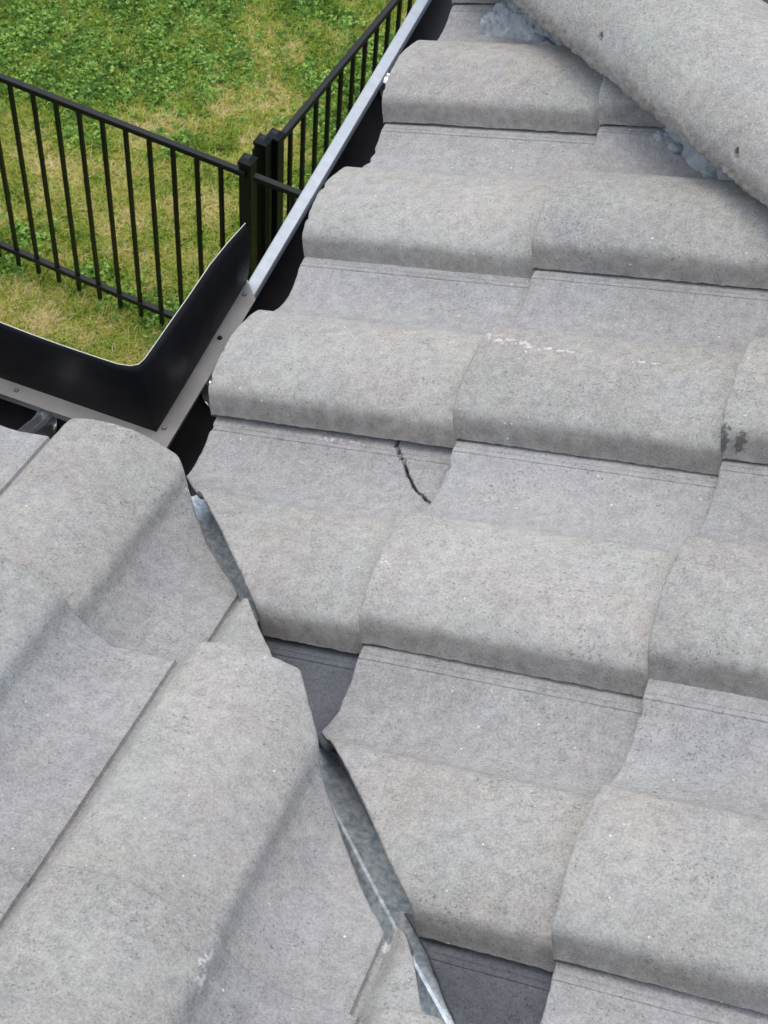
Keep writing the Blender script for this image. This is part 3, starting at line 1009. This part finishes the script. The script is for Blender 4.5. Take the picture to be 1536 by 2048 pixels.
def tuft(seed, nb=11):
    r = random.Random(seed)
    V, F, at = [], [], []
    for _ in range(nb):
        a = r.uniform(0, 2 * PI); rad = r.uniform(0, 0.020)
        bx, by = rad * math.cos(a), rad * math.sin(a)
        d = r.uniform(0, 2 * PI); lean = r.uniform(0.15, 1.35); h = r.uniform(0.028, 0.062)
        w = r.uniform(0.0014, 0.0028)
        dx, dy = math.cos(d), math.sin(d)
        pxn, pyn = -dy, dx
        k = len(V)
        for q, ww in ((0, 1), (0.55, 0.9), (1.0, 0.2)):
            b2 = lean * q
            X_ = bx + dx * h * math.sin(b2) * q
            Y_ = by + dy * h * math.sin(b2) * q
            Z_ = h * q * math.cos(b2 * 0.8) - 0.002
            V.append((X_ - pxn * w * ww, Y_ - pyn * w * ww, Z_)); V.append((X_ + pxn * w * ww, Y_ + pyn * w * ww, Z_))
        F += [(k, k + 1, k + 3, k + 2), (k + 2, k + 3, k + 5, k + 4)]
        at += [r.random()] * 6
    me = bpy.data.meshes.new('grass_tuft'); me.from_pydata(V, [], F)
    x = me.attributes.new('blade', 'FLOAT', 'POINT'); x.data.foreach_set('value', at)
    me.materials.append(M_GRASS)
    return me


def clover(seed, nl=4):
    r = random.Random(seed)
    V, F, at = [], [], []
    for _ in range(nl):
        a = r.uniform(0, 2 * PI); rad = r.uniform(0, 0.02)
        cx, cy, cz = rad * math.cos(a), rad * math.sin(a), r.uniform(0.025, 0.05)
        tx, ty = r.uniform(-.7, .7), r.uniform(-.7, .7)
        s = r.uniform(0.0045, 0.0085); ph_ = r.uniform(0, 2 * PI)
        tone = r.random()
        for l in range(3):
            q = ph_ + l * 2 * PI / 3
            dx, dy = math.cos(q), math.sin(q); px, py = -dy, dx
            pts = [(0.05, 0), (0.5, -0.55), (1.15, -0.62), (1.5, -0.2), (1.42, 0), (1.5, 0.2), (1.15, 0.62), (0.5, 0.55)]
            k = len(V)
            for (u, w) in pts:
                X_ = (dx * u + px * w) * s; Y_ = (dy * u + py * w) * s
                V.append((cx + X_, cy + Y_, cz + X_ * tx + Y_ * ty + abs(w) * s * 0.25))
            F.append(tuple(range(k, k + 8))); at += [min(1, max(0, tone + r.uniform(-.15, .15)))] * 8
        k = len(V)
        V += [(cx * .4 - .0006, cy * .4, 0), (cx * .4 + .0006, cy * .4, 0), (cx + .0006, cy, cz), (cx - .0006, cy, cz)]
        F.append((k, k + 1, k + 2, k + 3)); at += [0.6] * 4
    me = bpy.data.meshes.new('clover_sprig'); me.from_pydata(V, [], F)
    x = me.attributes.new('blade', 'FLOAT', 'POINT'); x.data.foreach_set('value', at)
    me.materials.append(M_CLOVER)
    return me


def scatter(name, label, protos, pts):
    """points -> instances of the prototypes, one stuff object"""
    me = bpy.data.meshes.new(name)
    me.from_pydata([p[0] for p in pts], [], [])
    for nm, idx in (('tone', 1), ('spin', 2), ('size', 3)):
        a = me.attributes.new(nm, 'FLOAT', 'POINT'); a.data.foreach_set('value', [p[idx] for p in pts])
    a = me.attributes.new('pick', 'INT', 'POINT'); a.data.foreach_set('value', [p[4] for p in pts])
    o = bpy.data.objects.new(name, me); C.objects.link(o)
    ng = bpy.data.node_groups.new(name + '_nodes', 'GeometryNodeTree')
    ng.interface.new_socket('Geometry', in_out='INPUT', socket_type='NodeSocketGeometry')
    ng.interface.new_socket('Geometry', in_out='OUTPUT', socket_type='NodeSocketGeometry')
    gi = ng.nodes.new('NodeGroupInput'); go = ng.nodes.new('NodeGroupOutput')
    join = ng.nodes.new('GeometryNodeJoinGeometry')
    ip = ng.nodes.new('GeometryNodeInstanceOnPoints')
    g2i = ng.nodes.new('GeometryNodeGeometryToInstance')
    hold = []
    for k, pm in enumerate(protos):
        oi_ = ng.nodes.new('GeometryNodeObjectInfo')
        po = bpy.data.objects.new(pm.name, pm)
        po_c.objects.link(po)
        oi_.inputs['Object'].default_value = po
        oi_.inputs['As Instance'].default_value = True
        hold.append(oi_)
    for h_ in hold[::-1]:
        ng.links.new(h_.outputs['Geometry'], g2i.inputs[0])
    ng.links.new(gi.outputs[0], ip.inputs['Points'])
    ng.links.new(g2i.outputs[0], ip.inputs['Instance'])
    ip.inputs['Pick Instance'].default_value = True

    def att(nm, ty='FLOAT'):
        q = ng.nodes.new('GeometryNodeInputNamedAttribute'); q.data_type = ty; q.inputs[0].default_value = nm
        return q.outputs[0]
    ng.links.new(att('pick', 'INT'), ip.inputs['Instance Index'])
    cx = ng.nodes.new('ShaderNodeCombineXYZ'); ng.links.new(att('spin'), cx.inputs[2])
    ng.links.new(cx.outputs[0], ip.inputs['Rotation'])
    ng.links.new(att('size'), ip.inputs['Scale'])
    ng.links.new(ip.outputs[0], go.inputs[0])
    md = o.modifiers.new('scatter', 'NODES'); md.node_group = ng
    tag(o, label, 'grass' if 'grass' in name else 'clover', kind='stuff')
    return o


# prototypes live in a collection that is not part of the scene
po_c = bpy.data.collections.new('sprig_prototypes')
rr = random.Random(3)
gp = []
tufts = [tuft(i) for i in range(9)]
for _ in range(105000):
    if rr.random() < 0.86:
        x, y = rr.uniform(-4.6, -1.05), rr.uniform(2.95, 7.4)
    else:
        x, y = rr.uniform(-9, 0.3), rr.uniform(0.3, 12)
    st_ = falloff(x, y, STRAW); cl_ = falloff(x, y, CLOVER)
    if rr.random() < cl_ * 0.35: continue
    n1 = mn.noise(Vector((x * 2.1, y * 2.1, 0))); n2 = mn.noise(Vector((x * 7.5, y * 7.5, 4))); n3 = mn.noise(Vector((x * 19, y * 19, 8)))
    near = 0.0
    tone = 0.42 + 0.26 * n1 + 0.34 * n2 + 0.34 * n3 + 0.34 * st_ - 0.30 * cl_ + near * 0.7
    gp.append(((x, y, GZ + 0.02 * mn.noise(Vector((x * 0.5, y * 0.5, 0)))), max(0, min(1, tone)), rr.uniform(0, 6.28), rr.uniform(0.7, 1.2), rr.randrange(9)))
grass = scatter('grass', 'patchy lawn grass, part green and part straw coloured', tufts, gp)
cl = []
clovers = [clover(i + 50) for i in range(7)]
for _ in range(60000):
    x, y = rr.uniform(-4.4, -1.0), rr.uniform(3.2, 7.0)
    m_ = falloff(x, y, CLOVER) * (0.75 + 0.9 * mn.noise(Vector((x * 8, y * 8, 2))))
    if y > 5: m_ = max(m_, 0.12 * (mn.noise(Vector((x * 3, y * 3, 7))) > 0.1))
    if rr.random() < m_ * 0.62:
        cl.append(((x, y, GZ + 0.004), max(0, min(1, 0.5 + 0.35 * mn.noise(Vector((x * 6, y * 6, 1))))), rr.uniform(0, 6.28), rr.uniform(0.75, 1.15), rr.randrange(7)))
scatter('clover_patch', 'bright green clover growing through the lawn in patches', clovers, cl)
